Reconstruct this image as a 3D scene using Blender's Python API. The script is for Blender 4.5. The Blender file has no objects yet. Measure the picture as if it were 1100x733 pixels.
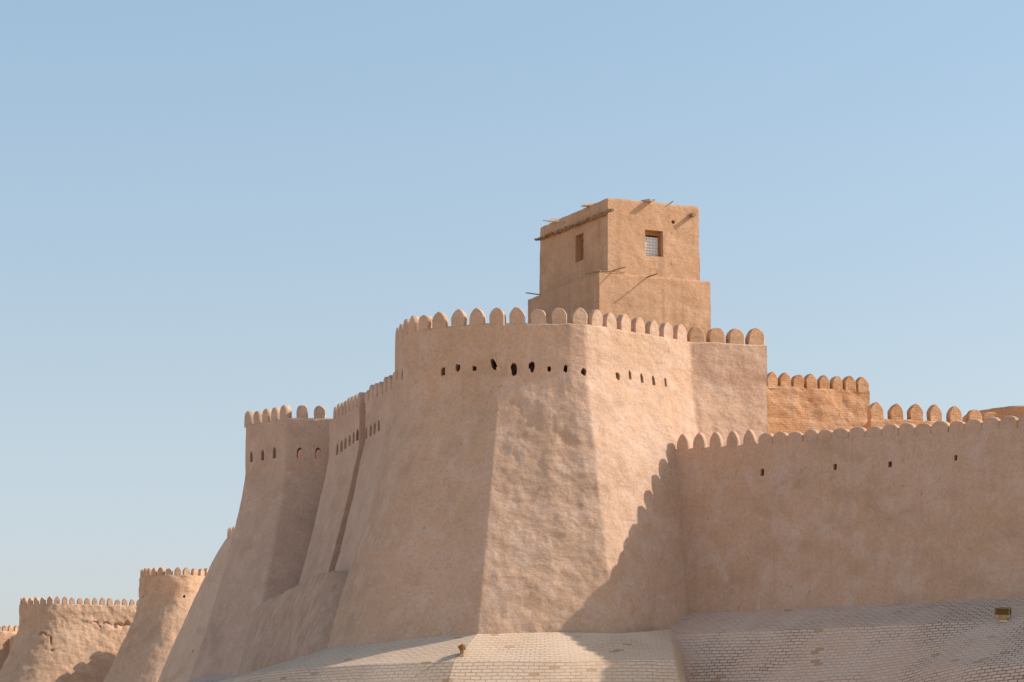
import bpy, bmesh, math, random
from mathutils import Vector, Matrix, noise
from mathutils.bvhtree import BVHTree

random.seed(7)
S = bpy.context.scene
COL = S.collection
EYE = 1.7                                   # eye height of the photographer above the ground
PITCH = math.atan(474 / 2800)
SP, CP = math.sin(PITCH), math.cos(PITCH)

# ------------------------------------------------------------------ camera
cam = bpy.data.cameras.new('camera')
cam.sensor_width = 36
cam.lens = 36 * 2800 / 1100
cam.clip_start = 0.5
cam.clip_end = 20000
camo = bpy.data.objects.new('camera', cam)
COL.objects.link(camo)
camo.location = (0, 0, EYE)
camo.rotation_euler = (math.pi / 2 + PITCH, 0, 0)
S.camera = camo

# ------------------------------------------------------------------ light
SUN_TH, SUN_EL = math.radians(2.0), math.radians(35)
sun_vec = Vector((math.cos(SUN_TH) * math.cos(SUN_EL), math.sin(SUN_TH) * math.cos(SUN_EL), math.sin(SUN_EL)))
sl = bpy.data.lights.new('sun', 'SUN')
sl.energy = 2.6
sl.angle = math.radians(0.53)
sl.color = (1.0, 0.915, 0.82)
so = bpy.data.objects.new('sun', sl)
COL.objects.link(so)
so.rotation_euler = sun_vec.to_track_quat('Z', 'Y').to_euler()
so.location = (60, 40, 80)

w = bpy.data.worlds.new('World')
S.world = w
w.use_nodes = True
nt = w.node_tree
sky = nt.nodes.new('ShaderNodeTexSky')
sky.sky_type = 'NISHITA'
sky.sun_disc = False
sky.sun_elevation = SUN_EL
sky.sun_rotation = math.pi / 2 - SUN_TH
sky.air_density = 1.0
sky.dust_density = 1.4
sky.ozone_density = 1.3
bg = nt.nodes['Background']
bg.inputs['Strength'].default_value = 0.105
hz = nt.nodes.new('ShaderNodeMix')               # thin dust veil over the whole sky
hz.data_type = 'RGBA'; hz.blend_type = 'ADD'
hz.inputs[0].default_value = 1.0
hz.inputs[7].default_value = (0.40, 0.34, 0.27, 1)
nt.links.new(sky.outputs[0], hz.inputs[6])
# white balance of the sky: dusty air near the horizon, clearer above (by true elevation)
tc = nt.nodes.new('ShaderNodeTexCoord')
sx = nt.nodes.new('ShaderNodeSeparateXYZ')
nt.links.new(tc.outputs['Generated'], sx.inputs[0])
rmp = nt.nodes.new('ShaderNodeValToRGB')
rmp.color_ramp.elements[0].position = 0.06
rmp.color_ramp.elements[0].color = (0.86, 0.80, 0.88, 1)
rmp.color_ramp.elements[1].position = 0.30
rmp.color_ramp.elements[1].color = (0.94, 0.985, 0.92, 1)
mid = rmp.color_ramp.elements.new(0.15)
mid.color = (0.92, 0.86, 0.81, 1)
nt.links.new(sx.outputs[2], rmp.inputs[0])
tm = nt.nodes.new('ShaderNodeMix')
tm.data_type = 'RGBA'; tm.blend_type = 'MULTIPLY'; tm.inputs[0].default_value = 1.0
nt.links.new(hz.outputs[2], tm.inputs[6])
nt.links.new(rmp.outputs[0], tm.inputs[7])
nt.links.new(tm.outputs[2], bg.inputs['Color'])

S.view_settings.view_transform = 'Standard'
S.view_settings.look = 'None'
S.view_settings.gamma = 1
S.view_settings.use_curve_mapping = False
S.view_settings.exposure = 0.8

# ------------------------------------------------------------------ materials
def _new(name):
    m = bpy.data.materials.new(name)
    m.use_nodes = True
    n = m.node_tree
    b = n.nodes['Principled BSDF']
    b.inputs['Roughness'].default_value = 0.95
    b.inputs['Specular IOR Level'].default_value = 0.15
    return m, n, b

def _noise(n, src, scale, detail=4, rough=0.55, mapscale=None, dist=0.0):
    if mapscale:
        mp = n.nodes.new('ShaderNodeMapping')
        mp.inputs['Scale'].default_value = mapscale
        n.links.new(src, mp.inputs['Vector'])
        src = mp.outputs[0]
    t = n.nodes.new('ShaderNodeTexNoise')
    t.inputs['Scale'].default_value = scale
    t.inputs['Detail'].default_value = detail
    t.inputs['Roughness'].default_value = rough
    t.inputs['Distortion'].default_value = dist
    n.links.new(src, t.inputs['Vector'])
    return t.outputs['Fac']

def _range(n, src, a, b, c=0.0, d=1.0):
    r = n.nodes.new('ShaderNodeMapRange')
    r.inputs[1].default_value = a
    r.inputs[2].default_value = b
    r.inputs[3].default_value = c
    r.inputs[4].default_value = d
    n.links.new(src, r.inputs[0])
    return r.outputs[0]

def _mix(n, fac, a, b, mode='MIX'):
    x = n.nodes.new('ShaderNodeMix')
    x.data_type = 'RGBA'
    x.blend_type = mode
    for inp, v in ((x.inputs[0], fac), (x.inputs[6], a), (x.inputs[7], b)):
        if hasattr(v, 'is_linked'):
            n.links.new(v, inp)
        elif isinstance(v, (int, float)):
            inp.default_value = v
        else:
            inp.default_value = (*v, 1)
    return x.outputs[2]

def _math(n, op, a, b):
    x = n.nodes.new('ShaderNodeMath')
    x.operation = op
    for i, v in enumerate((a, b)):
        if hasattr(v, 'is_linked'):
            n.links.new(v, x.inputs[i])
        else:
            x.inputs[i].default_value = v
    return x.outputs[0]

def _bump(n, h, strength, dist, prev=None):
    b = n.nodes.new('ShaderNodeBump')
    b.inputs['Strength'].default_value = strength
    b.inputs['Distance'].default_value = dist
    n.links.new(h, b.inputs['Height'])
    if prev is not None:
        n.links.new(prev, b.inputs['Normal'])
    return b.outputs[0]

def mud(name, ca, cb, cc, relief=1.0, streak=0.25, bricks=0.0):
    ca, cb, cc = [(a[0] * 1.09, a[1] * 1.055, a[2] * 1.07) for a in (ca, cb, cc)]
    m, n, b = _new(name)
    g = n.nodes.new('ShaderNodeNewGeometry').outputs['Position']
    big = _range(n, _noise(n, g, 0.22, 4, 0.6), 0.35, 0.65)
    c = _mix(n, big, ca, cb)
    med = _range(n, _noise(n, g, 0.9, 7, 0.62, dist=0.6), 0.48, 0.66, 0, 0.9)
    c = _mix(n, med, c, cc)
    stain = _range(n, _noise(n, g, 0.55, 5, 0.6, (1, 1, 1.6)), 0.52, 0.74, 0, 0.55)
    c = _mix(n, stain, c, tuple(v * 0.74 for v in ca))
    st = _range(n, _noise(n, g, 1.0, 3, 0.5, (3.2, 3.2, 0.22)), 0.5, 0.8, 0, streak)
    c = _mix(n, st, c, tuple(v * 0.68 for v in cb))
    # hairline drying cracks, only here and there
    nv = n.nodes.new('ShaderNodeTexNoise'); nv.inputs['Scale'].default_value = 1.6; nv.inputs['Detail'].default_value = 5
    n.links.new(g, nv.inputs['Vector'])
    vm = n.nodes.new('ShaderNodeVectorMath'); vm.operation = 'MULTIPLY_ADD'
    n.links.new(nv.outputs['Color'], vm.inputs[0]); vm.inputs[1].default_value = (0.9, 0.9, 0.9); n.links.new(g, vm.inputs[2])
    vo = n.nodes.new('ShaderNodeTexVoronoi'); vo.feature = 'DISTANCE_TO_EDGE'; vo.inputs['Scale'].default_value = 0.55
    n.links.new(vm.outputs[0], vo.inputs['Vector'])
    crk = _math(n, 'MULTIPLY', _range(n, vo.outputs['Distance'], 0.005, 0.013, 0.22, 0.0), _range(n, _noise(n, g, 0.35, 2), 0.54, 0.62))
    c = _mix(n, crk, c, tuple(v * 0.45 for v in ca))
    pock = _range(n, _noise(n, g, 5.5, 2, 0.5, (1, 1, 0.7)), 0.70, 0.75, 0, 0.5)
    c = _mix(n, pock, c, tuple(v * 0.55 for v in ca))
    fine = _noise(n, g, 9, 6, 0.7)
    c = _mix(n, 1.0, c, _mix(n, _range(n, fine, 0.25, 0.75), (0.84, 0.84, 0.84), (1.19, 1.18, 1.16)), 'MULTIPLY')
    if bricks:
        # coursing of the mud bricks showing through the thin render
        sx = n.nodes.new('ShaderNodeSeparateXYZ'); n.links.new(g, sx.inputs[0])
        cx = n.nodes.new('ShaderNodeCombineXYZ')
        n.links.new(_math(n, 'ADD', sx.outputs[0], _math(n, 'MULTIPLY', sx.outputs[1], 0.6)), cx.inputs[0])
        n.links.new(sx.outputs[2], cx.inputs[1])
        t = n.nodes.new('ShaderNodeTexBrick')
        t.inputs['Scale'].default_value = 1.0
        t.inputs['Brick Width'].default_value = 0.32
        t.inputs['Row Height'].default_value = 0.11
        t.inputs['Mortar Size'].default_value = 0.016
        t.inputs['Mortar Smooth'].default_value = 0.4
        n.links.new(cx.outputs[0], t.inputs['Vector'])
        fac = _math(n, 'MULTIPLY', t.outputs['Fac'], _range(n, _noise(n, g, 0.8, 4), 0.4, 0.6, 0.1, bricks))
        c = _mix(n, fac, c, tuple(v * 0.5 for v in ca))
    n.links.new(c, b.inputs['Base Color'])
    nb = _bump(n, _noise(n, g, 1.2, 3, 0.5, (1, 1, 1.5)), 0.8, 0.13 * relief)
    nb = _bump(n, _noise(n, g, 3.6, 8, 0.68, (1, 1, 1.7), dist=0.15), 0.7, 0.055 * relief, nb)
    nb = _bump(n, _noise(n, g, 22, 5, 0.75), 0.6, 0.012 * relief, nb)
    if bricks:
        inv = _math(n, 'SUBTRACT', 1.0, fac)
        nb = _bump(n, inv, 0.7, 0.03, nb)
    n.links.new(nb, b.inputs['Normal'])
    return m

def paving(name, ca, cb, cc, mortar, bw=0.42, bh=0.2, dark=(0.35, 0.62), cut=1.0):
    m, n, b = _new(name)
    uv = n.nodes.new('ShaderNodeUVMap').outputs[0]
    g = n.nodes.new('ShaderNodeNewGeometry').outputs['Position']
    # laid by hand: the courses waver
    nz = n.nodes.new('ShaderNodeTexNoise'); nz.inputs['Scale'].default_value = 0.8; nz.inputs['Detail'].default_value = 4
    n.links.new(uv, nz.inputs['Vector'])
    vm = n.nodes.new('ShaderNodeVectorMath'); vm.operation = 'MULTIPLY_ADD'
    n.links.new(nz.outputs['Color'], vm.inputs[0]); vm.inputs[1].default_value = (0.16, 0.16, 0); n.links.new(uv, vm.inputs[2])
    t = n.nodes.new('ShaderNodeTexBrick')
    t.inputs['Scale'].default_value = 1.0
    t.inputs['Brick Width'].default_value = bw
    t.inputs['Row Height'].default_value = bh
    t.inputs['Mortar Size'].default_value = 0.017
    t.inputs['Mortar Smooth'].default_value = 0.25
    t.inputs['Bias'].default_value = 0
    t.inputs['Color1'].default_value = (0, 0, 0, 1)
    t.inputs['Color2'].default_value = (1, 1, 1, 1)
    n.links.new(vm.outputs[0], t.inputs['Vector'])
    bv = n.nodes.new('ShaderNodeSeparateColor'); n.links.new(t.outputs['Color'], bv.inputs[0])
    c = _mix(n, bv.outputs[0], ca, cb)
    c = _mix(n, _range(n, bv.outputs[0], 0.975, 0.985), c, (0.50, 0.30, 0.16))       # the odd orange brick
    c = _mix(n, _range(n, _noise(n, g, 0.5, 6, 0.6), 0.42, 0.64, 0, 0.8), c, cc)
    c = _mix(n, 1.0, c, _mix(n, _noise(n, g, 12, 5, 0.7), (0.8, 0.8, 0.8), (1.2, 1.2, 1.2)), 'MULTIPLY')
    wear = _range(n, _noise(n, g, 0.30, 5, 0.62), dark[0], dark[1], 0.14, 1.0)
    fac = _math(n, 'MULTIPLY', t.outputs['Fac'], _math(n, 'MULTIPLY', wear, cut))
    c = _mix(n, fac, c, mortar)
    n.links.new(c, b.inputs['Base Color'])
    inv = _math(n, 'SUBTRACT', 1.0, fac)
    nb = _bump(n, inv, 0.9, 0.035)
    nb = _bump(n, bv.outputs[0], 0.7, 0.035, nb)
    nb = _bump(n, _noise(n, g, 6, 6, 0.7), 0.6, 0.03, nb)
    n.links.new(nb, b.inputs['Normal'])
    return m

def plain(name, c, rough=0.7, var=0.25, scale=8, metal=0.0, grain=None):
    m, n, b = _new(name)
    g = n.nodes.new('ShaderNodeNewGeometry').outputs['Position']
    f = _noise(n, g, scale, 6, 0.65, grain)
    col = _mix(n, _range(n, f, 0.3, 0.7), tuple(v * (1 - var) for v in c), tuple(min(1, v * (1 + var)) for v in c))
    n.links.new(col, b.inputs['Base Color'])
    b.inputs['Roughness'].default_value = rough
    b.inputs['Metallic'].default_value = metal
    n.links.new(_bump(n, f, 0.4, 0.01), b.inputs['Normal'])
    return m

M_KEEP = mud('pale_clay_render', (0.48, 0.322, 0.212), (0.525, 0.36, 0.25), (0.54, 0.395, 0.30), 1.1, 0.22)
M_TOWER = mud('grey_clay_render', (0.46, 0.315, 0.225), (0.51, 0.355, 0.26), (0.54, 0.39, 0.29), 0.6, 0.2)
M_RIGHT = mud('brown_clay_render', (0.47, 0.315, 0.208), (0.505, 0.345, 0.245), (0.51, 0.38, 0.295), 0.6, 0.3)
M_LOOK = mud('ochre_clay_render', (0.46, 0.28, 0.165), (0.50, 0.31, 0.185), (0.53, 0.345, 0.215), 0.7, 0.65)
M_FAR = mud('weathered_clay_render', (0.50, 0.32, 0.20), (0.55, 0.365, 0.235), (0.58, 0.405, 0.275), 1.4, 0.2, 0.2)
M_WARM = mud('warm_clay_render', (0.54, 0.37, 0.255), (0.60, 0.42, 0.295), (0.62, 0.45, 0.33), 0.6, 0.2)  # different light on tower B is put into this lighter clay colour
M_BACK = mud('orange_mud_brick', (0.50, 0.285, 0.15), (0.55, 0.325, 0.18), (0.57, 0.38, 0.235), 1.5, 0.1, 0.3)
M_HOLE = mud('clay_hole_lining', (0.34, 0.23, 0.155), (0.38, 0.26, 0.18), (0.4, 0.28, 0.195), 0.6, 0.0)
M_PAVE = paving('pale_brick_paving', (0.67, 0.47, 0.32), (0.74, 0.535, 0.38), (0.72, 0.54, 0.395), (0.40, 0.27, 0.185), 0.38, 0.165, (0.38, 0.72), 0.85)
M_PAVE_R = paving('grey_brick_paving', (0.65, 0.445, 0.325), (0.72, 0.51, 0.38), (0.70, 0.515, 0.395), (0.10, 0.07, 0.05), 0.36, 0.15, (0.47, 0.66), 1.0)
M_GROUND = mud('sandy_ground', (0.60, 0.445, 0.30), (0.65, 0.485, 0.33), (0.62, 0.47, 0.33), 0.5, 0.0)
M_WOOD = plain('weathered_poplar_wood', (0.30, 0.19, 0.105), 0.85, 0.35, 5)
M_WOODN = plain('orange_window_wood', (0.36, 0.17, 0.06), 0.7, 0.3, 9)
M_WOODG = plain('bleached_board', (0.52, 0.44, 0.34), 0.85, 0.25, 7)
M_LAT = plain('white_lattice_paint', (0.72, 0.71, 0.70), 0.7, 0.08, 20)
M_DARK = plain('room_shade', (0.05, 0.035, 0.025), 0.9, 0.2, 4)  # near-black panel colour holds the shade of the unlit room
M_SKYTINT = plain('sky_tint_backing', (0.30, 0.33, 0.37), 0.25, 0.15, 6)  # backing panel; sky light behind the lattice is put into its grey-blue
M_YEL = plain('ochre_lamp_paint', (0.40, 0.26, 0.09), 0.55, 0.12, 6)
M_YELD = plain('dark_lamp_visor', (0.22, 0.13, 0.035), 0.6, 0.2, 6)  # darker ochre for the visor and fins
M_GLASS = plain('lamp_glass', (0.17, 0.12, 0.06), 0.3, 0.1, 4)
M_FOOT = plain('pale_concrete', (0.62, 0.58, 0.52), 0.9, 0.1, 10)

# ------------------------------------------------------------------ scene helpers
def link(name, mesh, parent=None, mat=None):
    o = bpy.data.objects.new(name, mesh)
    COL.objects.link(o)
    if mat is not None and len(mesh.materials) == 0:
        mesh.materials.append(mat)
    if parent is not None:
        o.parent = parent
        o.matrix_parent_inverse = Matrix.Translation(-parent.location)
    return o

def thing(name, label, cat, loc, group=None):
    o = bpy.data.objects.new(name, None)
    COL.objects.link(o)
    o.location = loc
    o.empty_display_size = 0.5
    o['kind'] = 'thing'
    o['label'] = label
    o['category'] = cat
    if group:
        o['group'] = group
    return o

def bm_obj(name, bm, mat, parent=None, smooth=False, sharp=38):
    me = bpy.data.meshes.new(name)
    bmesh.ops.recalc_face_normals(bm, faces=bm.faces)
    bm.to_mesh(me)
    bm.free()
    if smooth:
        me.polygons.foreach_set('use_smooth', [True] * len(me.polygons))
        me.set_sharp_from_angle(angle=math.radians(sharp))
    return link(name, me, parent, mat)

def ray(px, py):
    """direction from the eye through a point of the 1100 x 733 photograph (a sight line for measuring)"""
    a = 366.5 - py
    return Vector((px - 550, 2800 * CP - a * SP, 2800 * SP + a * CP))

EYEP = Vector((0, 0, EYE))

def lumps(p, amp):
    """unevenness of hand-laid mud render, metres, as a function of the place"""
    q = Vector((p.x * 0.75, p.y * 0.75, p.z * 0.95))
    a = noise.fractal(q, 0.62, 2.1, 5) * 0.6
    b = noise.noise(Vector((p.x * 0.21 + 9, p.y * 0.21, p.z * 0.23))) * 0.5
    r = abs(noise.noise(Vector((p.x * 1.15, p.y * 1.15 + 5, p.z * 1.5)))) * 0.5
    f = noise.ridged_multi_fractal(Vector((p.x * 1.5, p.y * 1.5, p.z * 2.6)), 0.8, 2.2, 4, 0.9, 2.0) * 0.16
    return amp * (a + b - r + f)

def cr(a, b, c, d, t):
    return tuple(0.5 * ((2 * q) + (-p + r) * t + (2 * p - 5 * q + 4 * r - s) * t * t + (-p + 3 * q - 3 * r + s) * t ** 3)
                 for p, q, r, s in zip(a, b, c, d))

def sample_front(ctrl, smooth, step):
    """ctrl: columns (xt, yt, zt, xb, yb, zb); smooth: indices of segments that curve"""
    out = []
    n = len(ctrl)
    for i in range(n - 1):
        a, b = ctrl[i], ctrl[i + 1]
        L = max(math.hypot(b[0] - a[0], b[1] - a[1]), math.hypot(b[3] - a[3], b[4] - a[4]))
        k = max(1, int(round(L / step)))
        for j in range(k):
            t = j / k
            if i in smooth:
                out.append(cr(ctrl[max(0, i - 1)], a, b, ctrl[min(n - 1, i + 2)], t))
            else:
                out.append(tuple(u + (v - u) * t for u, v in zip(a, b)))
    out.append(tuple(ctrl[-1]))
    return out

class Body:
    """closed battered wall: a front that is finely modelled and a plain back"""
    def __init__(self, ctrl, back, smooth=(), step=0.16, v0=0.2, p=1.4, amp=0.06, blur=2, amp_fn=None, v0_fn=None, top_noise=0.03, zstep=0.16, bulge=None, chamfer=0.06):
        ctrl = [(a, b, c + EYE, d, e, f + EYE) for a, b, c, d, e, f in ctrl]
        back = [(a, b, c + EYE, d, e, f + EYE) for a, b, c, d, e, f in back]
        fr = sample_front(ctrl, smooth, step)
        for _ in range(blur):
            g = list(fr)
            for i in range(1, len(fr) - 1):
                g[i] = tuple((x + 2 * y + z) / 4 for x, y, z in zip(fr[i - 1], fr[i], fr[i + 1]))
            fr = g
        self.nf = len(fr)
        ring = fr + back
        N = len(ring)
        H = max(c[2] - c[5] for c in fr)
        nl = max(3, int(H / zstep))
        vs = [0.0] + [k / nl for k in range(0, nl + 1)]
        bm = bmesh.new()
        rows = []
        for li, v in enumerate(vs):
            if li == 1:
                v = 0.06 / H
            pts = []
            for c in ring:
                s0 = v0 if v0_fn is None else v0_fn(c[0])
                g = 0 if v <= s0 else ((v - s0) / (1 - s0)) ** p
                pts.append(Vector((c[0] + (c[3] - c[0]) * g, c[1] + (c[4] - c[1]) * g, c[2] + (c[5] - c[2]) * v)))
            row = []
            for i, q in enumerate(pts):
                if i < self.nf:
                    t = pts[min(i + 1, self.nf - 1)] - pts[max(i - 1, 0)]
                    nrm = Vector((t.y, -t.x, 0))
                    if nrm.length > 1e-6:
                        nrm.normalize()
                    am = amp if amp_fn is None else amp_fn(i / (self.nf - 1), v, q)
                    q = q + nrm * lumps(q, am)
                    if bulge:
                        q = q + nrm * bulge(q)
                    if li == 0:
                        q = q - nrm * chamfer
                    if li <= 1:
                        q.z += top_noise * noise.noise(q * 1.7) + top_noise * 0.5 * noise.noise(q * 5)
                row.append(bm.verts.new(q))
            rows.append(row)
        for r0, r1 in zip(rows, rows[1:]):
            for i in range(N):
                j = (i + 1) % N
                bm.faces.new((r0[i], r0[j], r1[j], r1[i]))
        bm.faces.new(rows[0])
        bm.faces.new(list(reversed(rows[-1])))
        bmesh.ops.recalc_face_normals(bm, faces=bm.faces)
        self.top = [Vector(c[:3]) for c in fr]
        self.bvh = BVHTree.FromBMesh(bm)
        self.bm = bm
        self.amp = amp
        self.cut = []

    def hit(self, px, py):
        d = ray(px, py).normalized()
        p, n, i, dist = self.bvh.ray_cast(EYEP, d)
        if p is None:
            raise ValueError('sight line misses the wall %s %s' % (px, py))
        # average outward direction from the neighbourhood
        acc = Vector()
        for dx, dy in ((0, 0), (6, 0), (-6, 0), (0, 6), (0, -6), (3, 3), (-3, -3)):
            q, m, _, _ = self.bvh.ray_cast(EYEP, ray(px + dx, py + dy).normalized())
            if q is not None and (q - p).length < 1.5:
                acc += m
        acc.z = 0
        acc.normalize()
        return p, acc

    def finish(self, name, mat, parent):
        me = bpy.data.meshes.new(name)
        self.bm.to_mesh(me)
        self.bm.free()
        o = link(name, me, parent, mat)
        for cutter in self.cut:
            cme = bpy.data.meshes.new('cut')
            bmesh.ops.recalc_face_normals(cutter, faces=cutter.faces)
            cutter.to_mesh(cme)
            cutter.free()
            cme.materials.append(mat)
            co = bpy.data.objects.new('cut', cme)
            COL.objects.link(co)
            md = o.modifiers.new('b', 'BOOLEAN')
            md.operation = 'DIFFERENCE'
            md.solver = 'EXACT'
            md.object = co
            dg = bpy.context.evaluated_depsgraph_get()
            nm = bpy.data.meshes.new_from_object(o.evaluated_get(dg))
            o.modifiers.clear()
            o.data = nm
            bpy.data.objects.remove(co)
            bpy.data.meshes.remove(cme)
        me = o.data
        me.name = name
        me.polygons.foreach_set('use_smooth', [True] * len(me.polygons))
        me.set_sharp_from_angle(angle=math.radians(42))
        return o

def prism(bm, outline, p, nrm, d0, d1):
    """outline [(a, z)] in the wall plane, extruded from d0 to d1 metres INTO the wall"""
    t = Vector((-nrm.y, nrm.x, 0))
    A = [bm.verts.new(p + t * a + Vector((0, 0, z)) - nrm * d0) for a, z in outline]
    B = [bm.verts.new(p + t * a + Vector((0, 0, z)) - nrm * d1) for a, z in outline]
    k = len(A)
    bm.faces.new(A)
    bm.faces.new(list(reversed(B)))
    for i in range(k):
        j = (i + 1) % k
        bm.faces.new((A[j], A[i], B[i], B[j]))

def arch(w, h, m=1.5, k=5):
    o = [(-w / 2, -h / 2), (w / 2, -h / 2)]
    hs = h * 0.12
    for i in range(k + 1):
        a = i / k * math.pi
        x = math.cos(a)
        s = math.sin(a)
        o.append((math.copysign(abs(x) ** (2 / m) * w / 2, x), hs + (h / 2 - hs) * abs(s) ** (2 / m)))
    return o

def rect(w, h):
    return [(-w / 2, -h / 2), (w / 2, -h / 2), (w / 2, h / 2), (-w / 2, h / 2)]

def rough_hole(w, h, seed, lean=0.0, k=11):
    rnd = random.Random(seed)
    o = []
    for i in range(k):
        a = i / k * 2 * math.pi
        r = 1 + rnd.uniform(-0.22, 0.18)
        x, z = math.cos(a), math.sin(a)
        z = math.copysign(abs(z) ** 0.7, z); x = math.copysign(abs(x) ** 0.8, x)
        o.append((x * r * w / 2 + lean * z * h / 2, z * r * h / 2))
    return o

def loopholes(body, specs, parent, depth=0.9, through=False):
    """specs: (px, py, outline function of metres-per-pixel)"""
    cb = bmesh.new()
    made = []
    for px, py, fn in specs:
        p, nrm = body.hit(px, py)
        mpp = p.y / 2800
        face = max(0.35, abs(nrm.dot((EYEP - p).normalized())))
        ol = fn(mpp)
        prism(cb, ol, p, nrm, -0.5, depth)
        made.append((p, nrm, ol))
    body.cut.append(cb)
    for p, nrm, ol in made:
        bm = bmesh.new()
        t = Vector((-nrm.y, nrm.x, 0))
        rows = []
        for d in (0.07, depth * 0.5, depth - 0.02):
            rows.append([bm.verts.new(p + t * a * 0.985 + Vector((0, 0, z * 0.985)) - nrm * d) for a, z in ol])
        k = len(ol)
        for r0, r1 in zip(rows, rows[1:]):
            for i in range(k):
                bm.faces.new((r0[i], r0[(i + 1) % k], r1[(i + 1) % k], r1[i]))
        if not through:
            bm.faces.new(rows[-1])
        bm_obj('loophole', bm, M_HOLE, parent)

def walk(poly, s):
    for a, b in zip(poly, poly[1:]):
        L = math.hypot(b.x - a.x, b.y - a.y)
        if s <= L:
            t = s / L if L else 0
            return a.lerp(b, t), (b - a)
        s -= L
    a, b = poly[-2], poly[-1]
    return b.copy(), b - a

def plen(poly):
    return sum(math.hypot(b.x - a.x, b.y - a.y) for a, b in zip(poly, poly[1:]))

def merlon(parent, base, tan, w, h, t, mat, m=1.6, hs=0.45, set_back=0.03, amp=0.02, wall_amp=0.0, sink=0.12, seed=0, lean=0.0, chip=0.0):
    """one rounded, slightly pointed battlement of mud, bedded on the wall top"""
    rnd = random.Random(seed)
    u = Vector((tan.x, tan.y, 0)).normalized()
    nrm = Vector((u.y, -u.x, 0))
    ol = []
    K = 9
    zs = h * hs
    for i in range(3):
        ol.append((w / 2, -sink + (zs + sink) * i / 3))
    for i in range(K + 1):
        a = i / K * math.pi
        x, s = math.cos(a), math.sin(a)
        ol.append((math.copysign(abs(x) ** (2 / m) * w / 2, x), zs + (h - zs) * abs(s) ** (2 / m)))
    for i in range(3):
        ol.append((-w / 2, -sink + (zs + sink) * (2 - i) / 3))
    cz = h * 0.42
    bm = bmesh.new()
    off = Vector((seed * 3.7, seed * 1.9, 0))
    def pt(a, z, d, k):
        a2, z2 = a * k, cz + (z - cz) * k
        if z < 0: z2 = min(z2, z * (1 if k > 0.95 else k))
        q = base + u * (a2 + lean * z2) + Vector((0, 0, z2)) - nrm * (d + set_back)
        q = q + nrm * (lumps(q, wall_amp) if wall_amp else 0)
        q += Vector((noise.noise(q * 2.6 + off), noise.noise(q * 2.6 + off + Vector((7, 0, 0))), noise.noise(q * 2.6 + off + Vector((0, 7, 0))))) * amp
        if chip and z2 > h * (1 - chip):
            q.z -= (z2 - h * (1 - chip)) * (0.5 + 0.8 * abs(noise.noise(q * 6 + off)))
        return bm.verts.new(q)
    rings = []
    for d, k in ((0, 0.5), (0, 0.90), (0.045, 1.0), (t * 0.5, 1.0), (t - 0.045, 1.0), (t, 0.9)):
        rings.append([pt(a, z, d, k) for a, z in ol])
    n = len(ol)
    for r0, r1 in zip(rings, rings[1:]):
        for i in range(n):
            j = (i + 1) % n
            bm.faces.new((r0[i], r0[j], r1[j], r1[i]))
    bm.faces.new(rings[0])
    bm.faces.new(list(reversed(rings[-1])))
    return bm_obj('merlon', bm, mat, parent, True)

def battlement(parent, poly, pitch, w, h, t, mat, start=None, end=None, jitter=0.06, **kw):
    L = plen(poly)
    s0 = pitch / 2 if start is None else start
    s1 = L - pitch / 2 if end is None else end
    k = max(1, int(round((s1 - s0) / pitch)))
    for i in range(k + 1):
        s = s0 + (s1 - s0) * i / k
        p, tan = walk(poly, s)
        sd = random.randint(0, 9999)
        r = random.Random(sd)
        merlon(parent, p, tan, w * (1 + r.uniform(-jitter, jitter)), h * (1 + r.uniform(-jitter, jitter)), t, mat, seed=sd,
               lean=r.uniform(-0.055, 0.055), chip=(r.uniform(0.05, 0.25) if r.random() < 0.2 else 0.0), **kw)

def tube(bm, a, b, r0, r1=None, seg=8, wob=0.0, rings=6):
    r1 = r0 if r1 is None else r1
    a, b = Vector(a), Vector(b)
    d = (b - a).normalized()
    e = d.orthogonal().normalized()
    f = d.cross(e)
    prev = None
    for k in range(rings + 1):
        t = k / rings
        c = a.lerp(b, t)
        c = c + (e * noise.noise(c * 2.1) + f * noise.noise(c * 2.1 + Vector((3, 3, 3)))) * wob
        r = (r0 + (r1 - r0) * t) * (1 + 0.12 * noise.noise(c * 6))
        ring = [bm.verts.new(c + (e * math.cos(x) + f * math.sin(x)) * r) for x in (i / seg * 2 * math.pi for i in range(seg))]
        if prev:
            for i in range(seg):
                bm.faces.new((prev[i], prev[(i + 1) % seg], ring[(i + 1) % seg], ring[i]))
        else:
            bm.faces.new(list(reversed(ring)))
        prev = ring
    bm.faces.new(prev)

def box(bm, c, ux, uy, uz, sx, sy, sz, bev=0.0):
    vs = []
    for k in (-1, 1):
        for j in (-1, 1):
            for i in (-1, 1):
                vs.append(bm.verts.new(Vector(c) + ux * (i * sx / 2) + uy * (j * sy / 2) + uz * (k * sz / 2)))
    fs = [bm.faces.new([vs[q] for q in f]) for f in ((0, 1, 3, 2), (4, 6, 7, 5), (0, 4, 5, 1), (2, 3, 7, 6), (0, 2, 6, 4), (1, 5, 7, 3))]
    if bev:
        es = list({e for f in fs for e in f.edges})
        bmesh.ops.bevel(bm, geom=es, offset=bev, segments=2, affect='EDGES', profile=0.5)

# ================================================================== GROUND
bm = bmesh.new()
R = 6000
xs = [-R, -600, -150, -60, 0, 60, 150, 600, R]
grid = [[bm.verts.new((x, y, 0)) for x in xs] for y in [-R, -600, -100, 0, 60, 120, 300, 900, R]]
for a, b in zip(grid, grid[1:]):
    for i in range(len(xs) - 1):
        bm.faces.new((a[i], a[i + 1], b[i + 1], b[i]))
g = bm_obj('ground', bm, M_GROUND)
g['kind'] = 'structure'

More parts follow.
